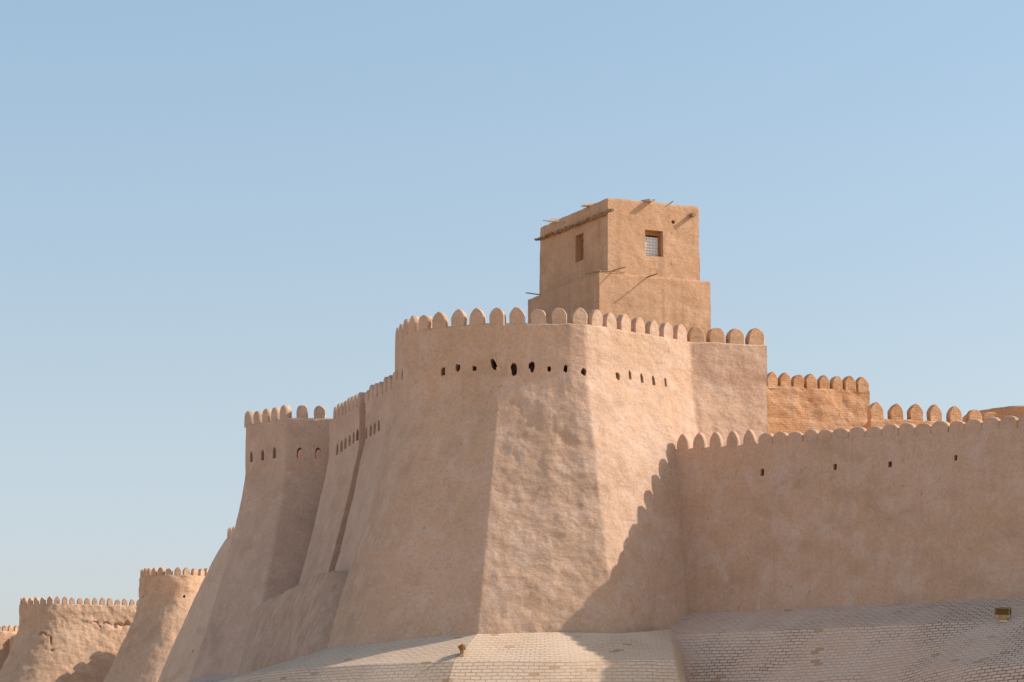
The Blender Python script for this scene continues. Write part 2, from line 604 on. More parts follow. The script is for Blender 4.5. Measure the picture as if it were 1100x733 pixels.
# ================================================================== MAIN BASTION (the keep)
T = 18.16
keep_front = [
    (-4.9, 110.5, T, -8.0, 108.5, 5.0),
    (-4.88, 107.7, T, -7.2, 105.5, 5.0),
    (-4.15, 105.1, T, -5.87, 103.1, 5.1),
    (-3.10, 103.95, T, -4.35, 101.6, 5.1),
    (-1.80, 103.30, T, -2.73, 100.65, 5.1),
    (-0.55, 102.95, T, -1.38, 99.8, 5.1),
    (1.40, 102.93, T, 1.6, 100.32, 5.1),
    (2.35, 102.97, T, 3.85, 100.80, 5.1),
    (2.95, 103.12, T, 4.05, 100.86, 5.1),
    (3.50, 103.55, T, 4.30, 101.08, 5.1),
    (7.46, 107.40, T, 8.8, 106.0, 5.9),
    (10.72, 108.35, T, 10.95, 107.3, 5.9),
]
keep_back = [(10.8, 127, T, 10.9, 127, 5.9), (-4.9, 127, T, -6.5, 127, 5.0)]  # unseen back, drawn out to block sun from the left tower's right face

def keep_amp(u, v, q):
    xc = -0.55 - 0.85 * max(0.0, (v - 0.25) / 0.75)              # the arris between smooth flank and rough facet
    e = max(0.0, min(1.0, (q.x - xc) / 0.45))
    return 0.012 + e * (0.025 + (0.055 if q.x < 4.0 - 1.2 * (1 - v) else 0.03) * min(1, max(0, (v - 0.12) / 0.15)))
def keep_v0(x):
    return min(0.215, max(0.13, 0.205 - 0.022 * (x + 0.5)))
def keep_bulge(q):
    if q.x > 7.9:                                   # the set-back wall has a sagging band across it
        return 0.07 * math.tanh((q.z - 18.35 - 0.15 * noise.noise(q * 0.8)) / 0.22) * min(1, (q.x - 7.9) / 0.5)
    return 0.0
keep = Body(keep_front, keep_back, smooth=(0, 1, 2), step=0.11, v0_fn=keep_v0, p=1.08, amp_fn=keep_amp, blur=0, zstep=0.115, bulge=keep_bulge)
t_keep = thing('fortress_bastion', 'great rounded mud bastion carrying the square lookout, its lower front a rough sunlit facet', 'bastion', (1, 104, 5.4 + EYE))

def R_(w, h): return lambda m: rect(w * m, h * m)
def A_(w, h, mm=1.5): return lambda m: arch(w * m, h * m, mm)
def H_(w, h, s, lean=0.0): return lambda m: rough_hole(w * m, h * m, s, lean)
loopholes(keep, [
    (475.9, 399.5, H_(5.5, 10.5, 1)), (491.6, 395, H_(5.5, 9, 2)), (509.4, 396, H_(5.5, 6, 3)),
    (530.5, 391, H_(6.5, 13.5, 4, -0.35)), (552, 397, H_(6.5, 13, 5)), (571, 394, H_(6.5, 13, 6)),
    (590, 396.5, H_(4.5, 7, 7)), (607.6, 396, H_(4.5, 9, 8)), (627.3, 399.5, H_(6.5, 9, 9)),
    (663.8, 404.5, H_(6.5, 9.5, 10)), (676.8, 402.7, A_(4.0, 10.5)), (689.5, 406, A_(4.4, 11)),
    (702, 408.6, A_(4.6, 11)), (715, 411, R_(3.2, 9)),
    (426.5, 402, A_(6, 12)), (432, 402, A_(6, 12)),
], t_keep)
chips = [(keep.hit(px, py), wv, hv, rot) for px, py, wv, hv, rot in ((535.5, 396.5, 0.15, 0.20, 0.5), (546.6, 398.5, 0.13, 0.36, 0.05), (568.6, 398.5, 0.09, 0.16, 0.2))]
keep_o = keep.finish('wall', M_KEEP, t_keep)
for (p, nrm), wv, hv, rot in chips:                # loose brick edges in the breached loopholes
    b = bmesh.new()
    tt = Vector((-nrm.y, nrm.x, 0))
    a_, z_ = tt * math.cos(rot) + Vector((0, 0, math.sin(rot))), Vector((0, 0, math.cos(rot))) - tt * math.sin(rot)
    box(b, p - nrm * 0.06, a_, nrm, z_, wv, 0.16, hv, 0.02)
    bm_obj('broken_brick', b, M_WARM, t_keep)

# its battlements: along the round front, then the right face, then the short set-back wall
def sub_poly(poly, f):
    return [p for p in poly if f(p)]
kt = keep.top
i_c = min(range(len(kt)), key=lambda i: (kt[i] - Vector((2.90, 103.0, T + EYE))).length)
i_d = min(range(len(kt)), key=lambda i: (kt[i] - Vector((7.46, 107.4, T + EYE))).length)
battlement(t_keep, kt[:i_c + 1], 0.83, 0.635, 0.67, 0.30, M_KEEP, start=0.5, end=plen(kt[:i_c + 1]) - 0.12, m=1.7, hs=0.42, set_back=0.02, jitter=0.04)
battlement(t_keep, kt[i_c:i_d + 1], 0.87, 0.62, 0.68, 0.32, M_KEEP, start=0.75, end=plen(kt[i_c:i_d + 1]) - 0.5, m=1.75, hs=0.42, set_back=0.02, jitter=0.05)
battlement(t_keep, kt[i_d:], 0.82, 0.70, 0.72, 0.42, M_LOOK, start=0.35, end=plen(kt[i_d:]) - 0.42, m=1.8, hs=0.4, set_back=0.05, jitter=0.05, amp=0.035)

# ================================================================== CURTAIN between bastion and left tower, split by a deep slot
CT = 16.5
def cw(t):                                   # along the curtain, t from 0 at the bastion to 1 at the left tower
    return (-5.0 - 3.2 * t, 109.0 + 9.9 * t)
nx, ny = -0.952, -0.308
def cw_col(t, b, zb=5.4, zt=CT):
    x, y = cw(t)
    return (x, y, zt, x + nx * b, y + ny * b, zb)
def cw_back(t, d=3.2, zb=5.4, zt=CT):
    x, y = cw(t)
    return (x - nx * d, y - ny * d, zt, x - nx * d, y - ny * d, zb)

t_cr = thing('curtain_wall', 'short crenellated wall between the dark slot and the left flank of the bastion', 'wall', (-5.6, 111, 5.4 + EYE))
c1 = Body([cw_col(0.455, 2.3), cw_col(0.2, 2.3), cw_col(-0.1, 2.2)], [cw_back(-0.1), cw_back(0.455)], step=0.16, v0=0.15, p=1.15, amp=0.05)
loopholes(c1, [(393.5, 465, A_(9, 13)), (398, 462.5, A_(9, 13)), (402.5, 460, A_(9, 13)), (407, 457, A_(9, 13))], t_cr, 0.7)
c1.finish('wall', M_TOWER, t_cr)
battlement(t_cr, c1.top, 0.80, 0.58, 0.66, 0.36, M_TOWER, start=0.75, m=1.6, hs=0.45)
merlon(t_cr, c1.top[0] + Vector((0.05, -0.3, 0)), c1.top[1] - c1.top[0], 0.55, 0.5, 0.4, M_TOWER, m=2.0, amp=0.08, seed=5)

t_cl = thing('curtain_wall', 'crenellated mud wall with narrow loopholes, between the dark slot and the corner tower', 'wall', (-7.6, 116.5, 5.4 + EYE))
c2 = Body([cw_col(1.08, 2.35), cw_col(0.8, 2.35), cw_col(0.55, 2.35)], [cw_back(0.55), cw_back(1.08)], step=0.16, v0=0.15, p=1.15, amp=0.03)
loopholes(c2, [(358 + 4.35 * i, 485.5 - 3.1 * i, A_(9.5, 13)) for i in range(1, 7)] , t_cl, 0.7)
c2.finish('wall', M_TOWER, t_cl)
battlement(t_cl, c2.top, 0.62, 0.46, 0.62, 0.36, M_TOWER, start=0.75, end=plen(c2.top) - 0.3, m=1.6, hs=0.45)
bm = bmesh.new()
s0, s1 = cw(0.45), cw(0.56)
tdir = Vector((s1[0] - s0[0], s1[1] - s0[1], 0)).normalized()
nd = Vector((nx, ny, 0))
box(bm, Vector((s0[0] + s1[0], s0[1] + s1[1], 0)) / 2 - nd * 2.7 + Vector((0, 0, 11 + EYE)), tdir, nd, Vector((0, 0, 1)), 1.6, 0.9, 10.4)
bm_obj('slot_back', bm, M_TOWER, t_cl)

# ================================================================== PLINTH under the curtain
t_pl = thing('retaining_bank', 'low battered mud bank with rain streaks at the foot of the slotted wall', 'retaining wall', (-9.8, 114, 5 + EYE))
M_STREAK = mud('streaked_clay_render', (0.425, 0.287, 0.197), (0.465, 0.317, 0.223), (0.51, 0.36, 0.26), 0.9, 1.0)
pl = Body([(-11.9, 120.0, 7.75, -12.46, 117.65, 3.9), (-11.28, 117.80, 8.00, -11.96, 115.65, 4.1), (-10.03, 115.30, 8.35, -10.21, 112.35, 4.3), (-8.88, 112.70, 8.60, -8.96, 108.85, 4.5), (-7.68, 110.30, 8.80, -7.81, 106.55, 4.3), (-5.6, 109.6, 8.6, -5.66, 105.05, 4.3)],
          [(-5.0, 111.5, 8.6, -5.0, 111.5, 5.0), (-9.5, 121, 8.3, -9.5, 121, 4.8)], smooth=(0, 1, 2, 3, 4), step=0.15, v0=0.02, p=0.95, amp=0.03, top_noise=0.07, chamfer=0.14)
pl.finish('wall', M_STREAK, t_pl)

# ================================================================== LEFT TOWER
t_lt = thing('corner_tower', 'tall flaring mud tower with five arched loopholes, nearest tower left of the great bastion', 'tower', (-11, 122, 5 + EYE))
LT = 16.9
lt_front = [(-12.1, 126.5, LT, -14.2, 127.0, 4.2), (-12.78, 123.9, LT, -15.15, 122.5, 4.4), (-10.66, 121.5, LT, -12.0, 117.4, 4.6), (-8.0, 121.6, LT, -8.2, 118.5, 4.7)]
lt = Body(lt_front, [(-6.0, 123, LT, -6.0, 123, 5), (-6.0, 127, LT, -6, 127, 5)], step=0.16, v0=0.2, p=1.25, amp=0.025, blur=1)
holl = bmesh.new()
pts = [(-11.7, 126.0), (-12.25, 124.05), (-10.45, 122.0), (-7.0, 122.1), (-6.5, 123.2), (-6.5, 126.4)]
a_ = [holl.verts.new((x, y, LT + EYE + 1)) for x, y in pts]
b_ = [holl.verts.new((x, y, LT + EYE - 2.3)) for x, y in pts]
holl.faces.new(a_); holl.faces.new(list(reversed(b_)))
for i in range(len(pts)):
    j = (i + 1) % len(pts)
    holl.faces.new((a_[j], a_[i], b_[i], b_[j]))
loopholes(lt, [(269.8, 490.5, A_(5.4, 12.5)), (282, 488.5, A_(5.4, 12.5)), (294.6, 486.4, A_(5.6, 12.5)), (322, 486.4, A_(6.2, 12)), (341.6, 486.4, A_(6.2, 12))], t_lt, 0.75, True)
lt.cut.append(holl)
lt.finish('wall', M_TOWER, t_lt)
tl = lt.top
i_b = min(range(len(tl)), key=lambda i: (tl[i] - Vector((-10.66, 121.5, LT + EYE))).length)
i_a = min(range(len(tl)), key=lambda i: (tl[i] - Vector((-12.78, 123.9, LT + EYE))).length)
battlement(t_lt, tl[i_a:i_b + 1], 0.77, 0.50, 0.66, 0.36, M_TOWER, start=0.1, end=plen(tl[i_a:i_b + 1]) - 0.25, m=1.8, hs=0.5)
battlement(t_lt, tl[i_b:], 0.79, 0.56, 0.66, 0.28, M_TOWER, start=0.78, end=1.6, m=1.9, hs=0.5)

# ================================================================== FAR TOWERS AND WALLS
def round_tower(name, label, cx, cy, r, top, base, flare, mat, a0=-200, a1=20, amp=0.12, pitch=0.72, mw=0.52, mh=0.7, holes=(), v0=0.12, p=1.3, sq=1.0):
    t = thing(name, label, 'tower', (cx, cy, base + EYE), 'flanking towers of the long wall')
    ctrl = []
    K = 12
    for i in range(K + 1):
        a = math.radians(a0 + (a1 - a0) * i / K)
        x, y = math.cos(a), math.sin(a) * sq
        ctrl.append((cx + r * x, cy + r * y, top, cx + (r + flare) * x, cy + (r + flare) * y, base))
    bk = [(ctrl[-1][0], cy + r * 1.3, top, ctrl[-1][3], cy + r * 1.3, base), (ctrl[0][0], cy + r * 1.3, top, ctrl[0][3], cy + r * 1.3, base)]
    b = Body(ctrl, bk, smooth=range(K), step=0.3, zstep=0.28, v0=v0, p=p, amp=amp, blur=0)
    if holes:
        loopholes(b, holes, t, 0.8)
    b.finish('wall', mat, t)
    battlement(t, b.top, pitch, mw, mh, 0.36, mat, m=1.6, hs=0.5, jitter=0.08)
    return t, b

# tower B: only its left flank shows behind the corner tower
round_tower('wall_tower', 'mud tower whose left flank alone shows, directly behind the corner tower with arched loopholes', -15.85, 186.0, 4.5, 17.1, 4.0, 5.8, M_WARM, amp=0.04, v0=0.0, p=0.86,
            holes=[(207.3, 700, R_(2, 2.2))])
# tower C
round_tower('wall_tower', 'far round mud tower with a rough sunlit strip down its right side', -28.65, 226.0, 3.5, 17.3, 4.0, 5.2, M_FAR, sq=1.55, pitch=0.82, mw=0.56, amp=0.19,
            holes=[(154, 641.5, R_(2.2, 2.4)), (198, 641, H_(3, 3, 21))])
# tower D: broad, breached
tD = thing('wall_tower', 'broad far mud tower, cracked and eroded, mostly sunlit, second from the left edge', 'tower', (-43, 254, 4 + EYE), 'flanking towers of the long wall')
D_T = 17.15
dctrl = [(-47.6, 262, D_T, -52.6, 262, 4.0), (-48.3, 257.0, D_T, -53.6, 254.5, 4.0), (-47.6, 255.6, D_T, -51.5, 250.8, 4.0), (-44.9, 254.6, D_T, -47.0, 249.4, 4.0),
         (-41, 256.1, D_T, -40.6, 251.4, 4.0), (-36.5, 258.2, D_T, -34.3, 254.2, 4.0), (-34.5, 259.5, D_T, -31, 258, 4.0)]
def crack(q):
    c = 0.0
    dx, dz = (q.x + 44.6), (q.z - 14.5)
    for (x, z, rx, rz, dp) in ((-45.5, 15.9, 0.55, 0.14, 0.32), (-44.9, 15.3, 0.14, 0.4, 0.3), (-44.4, 14.3, 0.2, 0.2, 0.2),
                               (-40.2, 17.0, 1.6, 0.08, 0.2), (-38.2, 17.0, 0.8, 0.18, 0.3)):
        wx, wz = 0.5 * noise.noise(q * 1.3), 0.4 * noise.noise(q * 1.6 + Vector((4, 0, 0)))
        e = ((q.x - x + wx) / rx) ** 2 + ((q.z - z + wz) / rz) ** 2
        c -= dp * math.exp(-e ** 2)
    return c
bD = Body(dctrl, [(-34.5, 262, D_T, -31, 262, 4.0)], smooth=range(6), step=0.15, zstep=0.14, v0=0.12, p=1.4, amp=0.14, blur=0, bulge=crack)
bD.finish('wall', M_FAR, tD)
battlement(tD, bD.top, 0.76, 0.52, 0.7, 0.36, M_FAR, m=1.6, hs=0.45, start=5.0, jitter=0.08)
# tower E: at the left edge
round_tower('wall_tower', 'farthest mud tower, cut off by the left edge of the picture', -60.0, 302.0, 4.3, 17.0, 4.0, 5.0, M_FAR, amp=0.15, pitch=0.8, mw=0.6)

def far_wall(label, a, b, top=15.6, bat=2.2):
    d = Vector((b[0] - a[0], b[1] - a[1], 0)).normalized()      # from far-left to near-right
    n = Vector((d.y, -d.x, 0))
    t = thing('curtain_wall', label, 'wall', ((a[0] + b[0]) / 2, (a[1] + b[1]) / 2, 4 + EYE), 'long wall between the far towers')
    c = [(p[0], p[1], top, p[0] + n.x * bat, p[1] + n.y * bat, 4.0) for p in (a, b)]
    k = [(p[0] - n.x * 1.6, p[1] - n.y * 1.6, top, p[0] - n.x * 1.6, p[1] - n.y * 1.6, 4.0) for p in (b, a)]
    bo = Body(c, k, step=0.5, zstep=0.5, v0=0.15, p=1.2, amp=0.08, blur=0)
    bo.finish('wall', M_FAR, t)
    battlement(t, bo.top, 1.0, 0.7, 0.7, 0.36, M_FAR, m=1.6, hs=0.5)
far_wall('mud wall running back from the corner tower to the tower behind it', (-14.5, 184), (-9.5, 127))
far_wall('mud wall shading the right side of the broad cracked tower', (-35.5, 256), (-28.5, 226))
far_wall('far wall between the broad cracked tower and the farthest tower', (-58, 301), (-46, 259))

# ================================================================== RIGHT WALL (in shade)
RW0 = Vector((6.27, 106.16, 0)); RWD = Vector((0.788, -0.616, 0)).normalized(); RWN = Vector((RWD.y, -RWD.x, 0))
RT, RB = 13.42, 6.4
t_rw = thing('curtain_wall', 'long shaded mud wall with scalloped top and four small square holes, right of the bastion', 'wall', (14, 101.5, RB + EYE))
def rcol(s, bat=0.95):
    p = RW0 + RWD * s
    return (p.x, p.y, RT - 0.024 * s, p.x + RWN.x * bat, p.y + RWN.y * bat, RB)
rw = Body([rcol(-1.5), rcol(3), rcol(8), rcol(15), rcol(26)],
          [(p.x, p.y, RT - 0.3, p.x, p.y, RB) for p in (RW0 + RWD * 26 - RWN * 0.9, RW0 - RWD * 1.5 - RWN * 0.9)], step=0.2, zstep=0.2, v0=0.0, p=1.0, amp=0.045, blur=0, top_noise=0.0, chamfer=0.0)
loopholes(rw, [(818.8, 507.6, R_(4.6, 7.6)), (897, 501.7, R_(4.2, 6.4)), (956, 499, R_(4.6, 6.4)), (1026.6, 492, R_(3.6, 6))], t_rw, 0.7)
rw.finish('wall', M_RIGHT, t_rw)
rtop = rw.top
s = 1.5 + 0.06
k = 0
rr = random.Random(3)
while s < 26:
    p, tan = walk(rtop, s)
    if k < 6:
        merlon(t_rw, p, tan, 0.60, (0.42 if k == 0 else 0.65), 0.2, M_RIGHT, m=1.65, hs=0.2, set_back=0.01, amp=0.012, wall_amp=0.045, sink=0.25, seed=k)
        s += 0.80
    else:
        wv = 0.68 * rr.uniform(0.96, 1.12)
        merlon(t_rw, p, tan, wv + 0.02, 0.45 * rr.uniform(0.92, 1.1), 0.26, M_RIGHT, m=2.0, hs=0.42, set_back=0.01, amp=0.015, wall_amp=0.045, sink=0.25, seed=k)
        s += wv
    k += 1

# ================================================================== LOOKOUT
AX = math.radians(24.5)
ur = Vector((math.cos(AX), math.sin(AX), 0)); ul = Vector((-math.sin(AX), math.cos(AX), 0))
nr = Vector((ur.y, -ur.x, 0)); nl_ = -ur          # outward: right face, left face
nlf = Vector((-math.cos(AX), -math.sin(AX), 0))
UP = Vector((0, 0, 1))
t_lo = thing('lookout_house', 'square two-tier ochre mud lookout with wooden window, standing on the great bastion', 'lookout', (3.67, 107.5, T + EYE))
def block(c0, wr, wl, top, base, amp, spread=0.0):
    c = Vector((c0[0], c0[1], 0))
    P = [c + ul * wl, c, c + ur * wr, c + ur * wr + ul * wl]
    O = [nlf - nr * 0 - 0 * ul, nlf + nr, nr + ur, ur]
    cols = [(p.x, p.y, top, p.x + o.x * spread, p.y + o.y * spread, base) for p, o in zip(P, O)]
    q = P[3]
    return Body(cols, [], step=0.13, zstep=0.13, v0=0.0, p=1.0, amp=amp, blur=0, top_noise=0.035, chamfer=0.03)
low = block((3.67, 107.5), 5.3, 7.15, 21.17, T - 0.3, 0.035, 0.03)
low.finish('lower_storey', M_LOOK, t_lo)
UC = Vector((4.06, 107.9, 0))
upp = block((4.06, 107.9), 4.33, 6.75, 24.45, 21.0, 0.035, 0.05)
cb = bmesh.new()
def on_right(s, h): return UC + ur * s + Vector((0, 0, h + EYE))
def on_left(s, h): return UC + ul * s + Vector((0, 0, h + EYE))
win = [(on_right(2.18, 22.64), nr, 0.85, 1.13), (on_left(2.70, 22.77), nlf, 0.80, 1.18)]
for p, n_, ww, hh in win:
    prism(cb, rect(ww, hh), p, n_, -0.4, 0.55)
# the little put-log hole beside the beam
prism(cb, rough_hole(0.16, 0.16, 33), on_right(3.12, 23.65), nr, -0.3, 0.3)
upp.cut.append(cb)
upp.finish('upper_storey', M_LOOK, t_lo)
for wi, (p, n_, ww, hh) in enumerate(win):
    t = Vector((-n_.y, n_.x, 0))
    wroot_bm = bmesh.new()
    # wooden frame: lintel, sill, two jambs
    D0, DT = 0.30, 0.16
    ctr = p - n_ * D0
    fw = 0.11
    box(wroot_bm, ctr + UP * (hh / 2 - 0.09), t, n_, UP, ww - 0.01, DT, 0.17)
    box(wroot_bm, ctr - UP * (hh / 2 - 0.04), t, n_, UP, ww - 0.01, DT, 0.07)
    for sgn in (-1, 1):
        box(wroot_bm, ctr + t * sgn * (ww / 2 - fw / 2 - 0.005) - UP * 0.05, t, n_, UP, fw, DT, hh - 0.26)
    fo = bm_obj('window', wroot_bm, M_WOODN, t_lo)
    # closing panels; sky light (right) and room shade (left) put into their colours
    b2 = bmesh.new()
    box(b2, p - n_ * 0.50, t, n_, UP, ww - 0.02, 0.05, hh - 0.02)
    bm_obj('sky_tint_panel' if wi == 0 else 'shade_panel', b2, M_SKYTINT if wi == 0 else M_DARK, fo)
    # pierced lattice
    b3 = bmesh.new()
    lw, lh = ww - 2 * fw - 0.02, hh - 0.36
    lc = p - n_ * 0.27 - UP * 0.10
    nxx, nzz = 4, 6
    for i in range(nxx + 1):
        box(b3, lc + t * (-lw / 2 + lw * i / nxx), t, n_, UP, 0.04, 0.05, lh)
    for j in range(nzz + 1):
        zz = -lh / 2 + lh * j / nzz
        box(b3, lc + UP * zz, t, n_, UP, lw, 0.056, 0.04)
    for i in range(nxx):
        for j in range(nzz):
            c_ = lc + t * (-lw / 2 + lw * (i + 0.5) / nxx) + UP * (-lh / 2 + lh * (j + 0.5) / nzz)
            for sg in (-1, 1):
                dd = (t * (lw / nxx) + UP * sg * (lh / nzz))
                L = dd.length
                dd.normalize()
                box(b3, c_, dd, n_, dd.cross(n_), L, 0.04, 0.026)
    bm_obj('lattice', b3, M_LAT if wi == 0 else M_WOODN, fo)

# eaves pole and joist ends along the left face
b = bmesh.new()
tube(b, on_left(-0.62, 23.74) + nlf * 0.09, on_left(6.95, 23.92) + nlf * 0.09, 0.075, 0.06, wob=0.06, rings=22)
bm_obj('eaves_pole', b, M_WOOD, t_lo, True)
for i in range(21):
    s_ = 0.15 + i * 0.325 + random.uniform(-0.08, 0.08)
    b = bmesh.new()
    a = on_left(s_, 23.76 + s_ * 0.02 + random.uniform(-0.03, 0.03))
    tube(b, a - nlf * 0.2, a + nlf * random.uniform(0.16, 0.30) + UP * random.uniform(-0.05, 0.03) + ul * random.uniform(-0.08, 0.08), random.uniform(0.05, 0.085), 0.05, seg=7, rings=3)
    bm_obj('joist', b, M_WOOD, t_lo, True)
# thickened lip of the parapet at the right end
b = bmesh.new()
box(b, UC + ur * 4.32 + ul * 3.4 + UP * (24.08 + EYE), ur, ul, UP, 0.2, 6.74, 0.66, 0.03)
bmesh.ops.subdivide_edges(b, edges=b.edges[:], cuts=3, use_grid_fill=True)
for v_ in b.verts:
    v_.co += Vector((noise.noise(v_.co * 2), noise.noise(v_.co * 2 + Vector((5, 0, 0))), noise.noise(v_.co * 2 + Vector((0, 5, 0))))) * 0.03
bm_obj('parapet_lip', b, M_LOOK, t_lo, True)
# drain boards on the parapet
for p, n_, L, wd in ((on_left(1.85, 24.47), nlf, 0.28, 0.26), (on_left(5.2, 24.47), nlf, 0.28, 0.26), (on_right(1.96, 24.46), nr, 0.34, 0.22)):
    t = Vector((-n_.y, n_.x, 0))
    b = bmesh.new()
    tilt = (n_ - UP * 0.12).normalized()
    up2 = t.cross(tilt) if t.cross(tilt).z > 0 else tilt.cross(t)
    box(b, p + n_ * (L / 2 - 0.25), t, tilt, up2, wd, L + 0.5, 0.035, 0.006)
    for sg in (-1, 1):
        box(b, p + n_ * (L / 2 - 0.25) + t * sg * (wd / 2 + 0.012) + up2 * 0.03, t, tilt, up2, 0.024, L + 0.5, 0.095, 0.005)
    bm_obj('drain_board', b, M_WOODG, t_lo)
def stick(name, a, bb, r0, r1, mat=M_WOOD):
    b = bmesh.new()
    tube(b, a, bb, r0, r1, wob=0.02, rings=5)
    bm_obj(name, b, mat, t_lo, True)
stick('beam_end', on_right(3.98, 24.02) - nr * 0.4, on_right(3.98, 24.0) + nr * 0.32, 0.10, 0.095)
stick('pole', on_left(4.18, 24.2) - nlf * 0.3, on_left(4.3, 24.2) + nlf * 1.0, 0.035, 0.028, M_WOODG)
stick('twig', on_right(3.0, 24.44) - nr * 0.2, on_right(3.05, 24.52) + nr * 0.15, 0.025, 0.02)
LC = Vector((3.67, 107.5, 0))
def low_right(s, h): return LC + ur * s + Vector((0, 0, h + EYE))
def low_left(s, h): return LC + ul * s + Vector((0, 0, h + EYE))
a = low_right(0.62, 21.17); stick('pole', a - nr * 0.5 - ur * 0.3 - UP * 0.02, a + nr * 0.46 + ur * 0.38 + UP * 0.18, 0.035, 0.025)
a = low_right(2.30, 21.12); stick('pole', a - nr * 0.3 - ur * 0.1 - UP * 0.04, a + nr * 0.72 + ur * 0.10 + UP * 0.03, 0.035, 0.025)
a = low_left(0.3, 21.19); stick('pole', a - nlf * 0.1 - ul * 0.2, a + nlf * 0.25 + ul * 0.5, 0.03, 0.025)
a = low_left(6.3, 21.25); stick('pole', a - nlf * 0.5, a + nlf * 0.5 + UP * 0.04, 0.03, 0.025)
a = low_right(0.3, 21.2); stick('pole', a - ur * 0.6 + nr * 0.02, a + ur * 0.9 + nr * 0.03, 0.02, 0.018)

# ================================================================== REAR WALLS on the right
t_r1 = thing('rear_wall', 'sunlit orange mud-brick wall with seven pointed merlons, just right of the bastion', 'wall', (14, 120, 6 + EYE))
r1 = Body([(11.2, 119.3, 18.15, 11.2, 118.9, 6.0), (16.85, 121.5, 18.2, 17.05, 121.1, 6.0)], [(16.7, 124, 18.15, 16.9, 124, 6.0), (11.2, 124, 18.15, 11.2, 124, 6.0)],
          step=0.12, zstep=0.12, v0=0.0, p=1.0, blur=0, amp_fn=lambda u, v, q: 0.14 if v < 0.13 else 0.03, top_noise=0.06)
r1.finish('wall', M_BACK, t_r1)
battlement(t_r1, r1.top, 0.70, 0.585, 0.66, 0.40, M_BACK, start=1.0, end=plen(r1.top) - 0.3, m=1.35, hs=0.5, amp=0.03)
t_r2 = thing('rear_wall', 'lower orange mud-brick wall with six pointed merlons seen over the shaded scalloped wall', 'wall', (19, 116.5, 6 + EYE))
r2 = Body([(16.05, 119.5, 16.10, 16.05, 119.5, 6), (16.1, 115.9, 16.10, 16.1, 115.7, 6.0), (21.6, 117.5, 16.10, 21.6, 117.3, 6.0)], [(21.6, 119.5, 16.10, 21.6, 119.5, 6.0)],
          step=0.13, zstep=0.13, v0=0.0, p=1.0, blur=0, amp=0.05, top_noise=0.06)
r2.finish('wall', M_BACK, t_r2)
rt = [p for p in r2.top if p.y < 117.6]
i0 = min(range(len(rt)), key=lambda i: (rt[i] - Vector((16.1, 115.9, rt[i].z))).length)
merlon(t_r2, rt[-1] + Vector((0.2, 0.3, 0.1)), Vector((1, 0.2, 0)), 0.9, 0.42, 0.9, M_BACK, m=2.6, hs=0.3, amp=0.12, sink=0.4, seed=77)
battlement(t_r2, rt[i0:], 0.88, 0.64, 0.76, 0.40, M_BACK, start=0.35, end=plen(rt[i0:]) - 0.55, m=1.4, hs=0.5, amp=0.03)
t_dr = thing('drum_tower', 'low round brick drum at the right edge, behind the scalloped wall', 'tower', (25, 126, 6 + EYE))
dc = []
for i in range(13):
    a_ = math.radians(-190 + 200 * i / 12)
    dc.append((25.6 + 3.6 * math.cos(a_), 126 + 3.6 * math.sin(a_), 17.66, 25.6 + 3.9 * math.cos(a_), 126 + 3.9 * math.sin(a_), 6.0))
dr = Body(dc, [], smooth=range(12), step=0.2, zstep=0.2, v0=0.0, p=1.0, blur=0, amp=0.05)
dr.finish('wall', M_BACK, t_dr)

# ================================================================== BRICK APRONS
def apron(name, lines, mat, nseg=(3, 8, 22), amp=0.018, linear=()):
    """lines: polylines (same length) from the wall foot downwards; a paved sheet with thickness below it"""
    cols = len(lines[0])
    L = [[Vector((x, y, h + EYE)) for x, y, h in ln] for ln in lines]
    # resample along
    def resample(ln, st=0.3):
        return ln
    bm = bmesh.new()
    uvl = bm.loops.layers.uv.new('UVMap')
    NC = 10
    dense = []
    for ln in L:
        row = []
        for i in range(cols - 1):
            for j in range(NC):
                t = j / NC
                row.append(ln[i].lerp(ln[i + 1], t) if i in linear else Vector(cr(ln[max(0, i - 1)], ln[i], ln[i + 1], ln[min(cols - 1, i + 2)], t)))
        row.append(ln[-1])
        dense.append(row)
    rows = []
    for k in range(len(dense) - 1):
        ns = nseg[k]
        for j in range(ns):
            t = j / ns
            rows.append([a.lerp(b_, t) for a, b_ in zip(dense[k], dense[k + 1])])
    rows.append(dense[-1])
    # soften the breaks of slope
    for _ in range(0):
        new = [list(r) for r in rows]
        for r in range(1, len(rows) - 1):
            for c in range(len(rows[0])):
                new[r][c] = (rows[r - 1][c] + rows[r][c] * 2 + rows[r + 1][c]) / 4
        rows = new
    n_c = len(rows[0])
    ref = rows[nseg[0]]
    U = [0]
    for a, b_ in zip(ref, ref[1:]):
        U.append(U[-1] + (b_ - a).length)
    V = [[0] * n_c]
    for r in range(1, len(rows)):
        V.append([V[-1][c] + (rows[r][c] - rows[r - 1][c]).length for c in range(n_c)])
    V = [[V[r][c] - V[nseg[0]][c] + 50 for c in range(n_c)] for r in range(len(rows))]   # courses run parallel to the break of slope
    vv = [[bm.verts.new(q + Vector((0, 0, amp * noise.fractal(q * 0.7, 0.9, 2, 3)))) for q in r] for r in rows]
    for r in range(len(rows) - 1):
        for c in range(n_c - 1):
            f = bm.faces.new((vv[r][c], vv[r][c + 1], vv[r + 1][c + 1], vv[r + 1][c]))
            for lp, (rr_, cc_) in zip(f.loops, ((r, c), (r, c + 1), (r + 1, c + 1), (r + 1, c))):
                lp[uvl].uv = (U[cc_], V[rr_][cc_])
    o = bm_obj(name, bm, mat, None, True, 13)
    o['kind'] = 'structure'
    return o

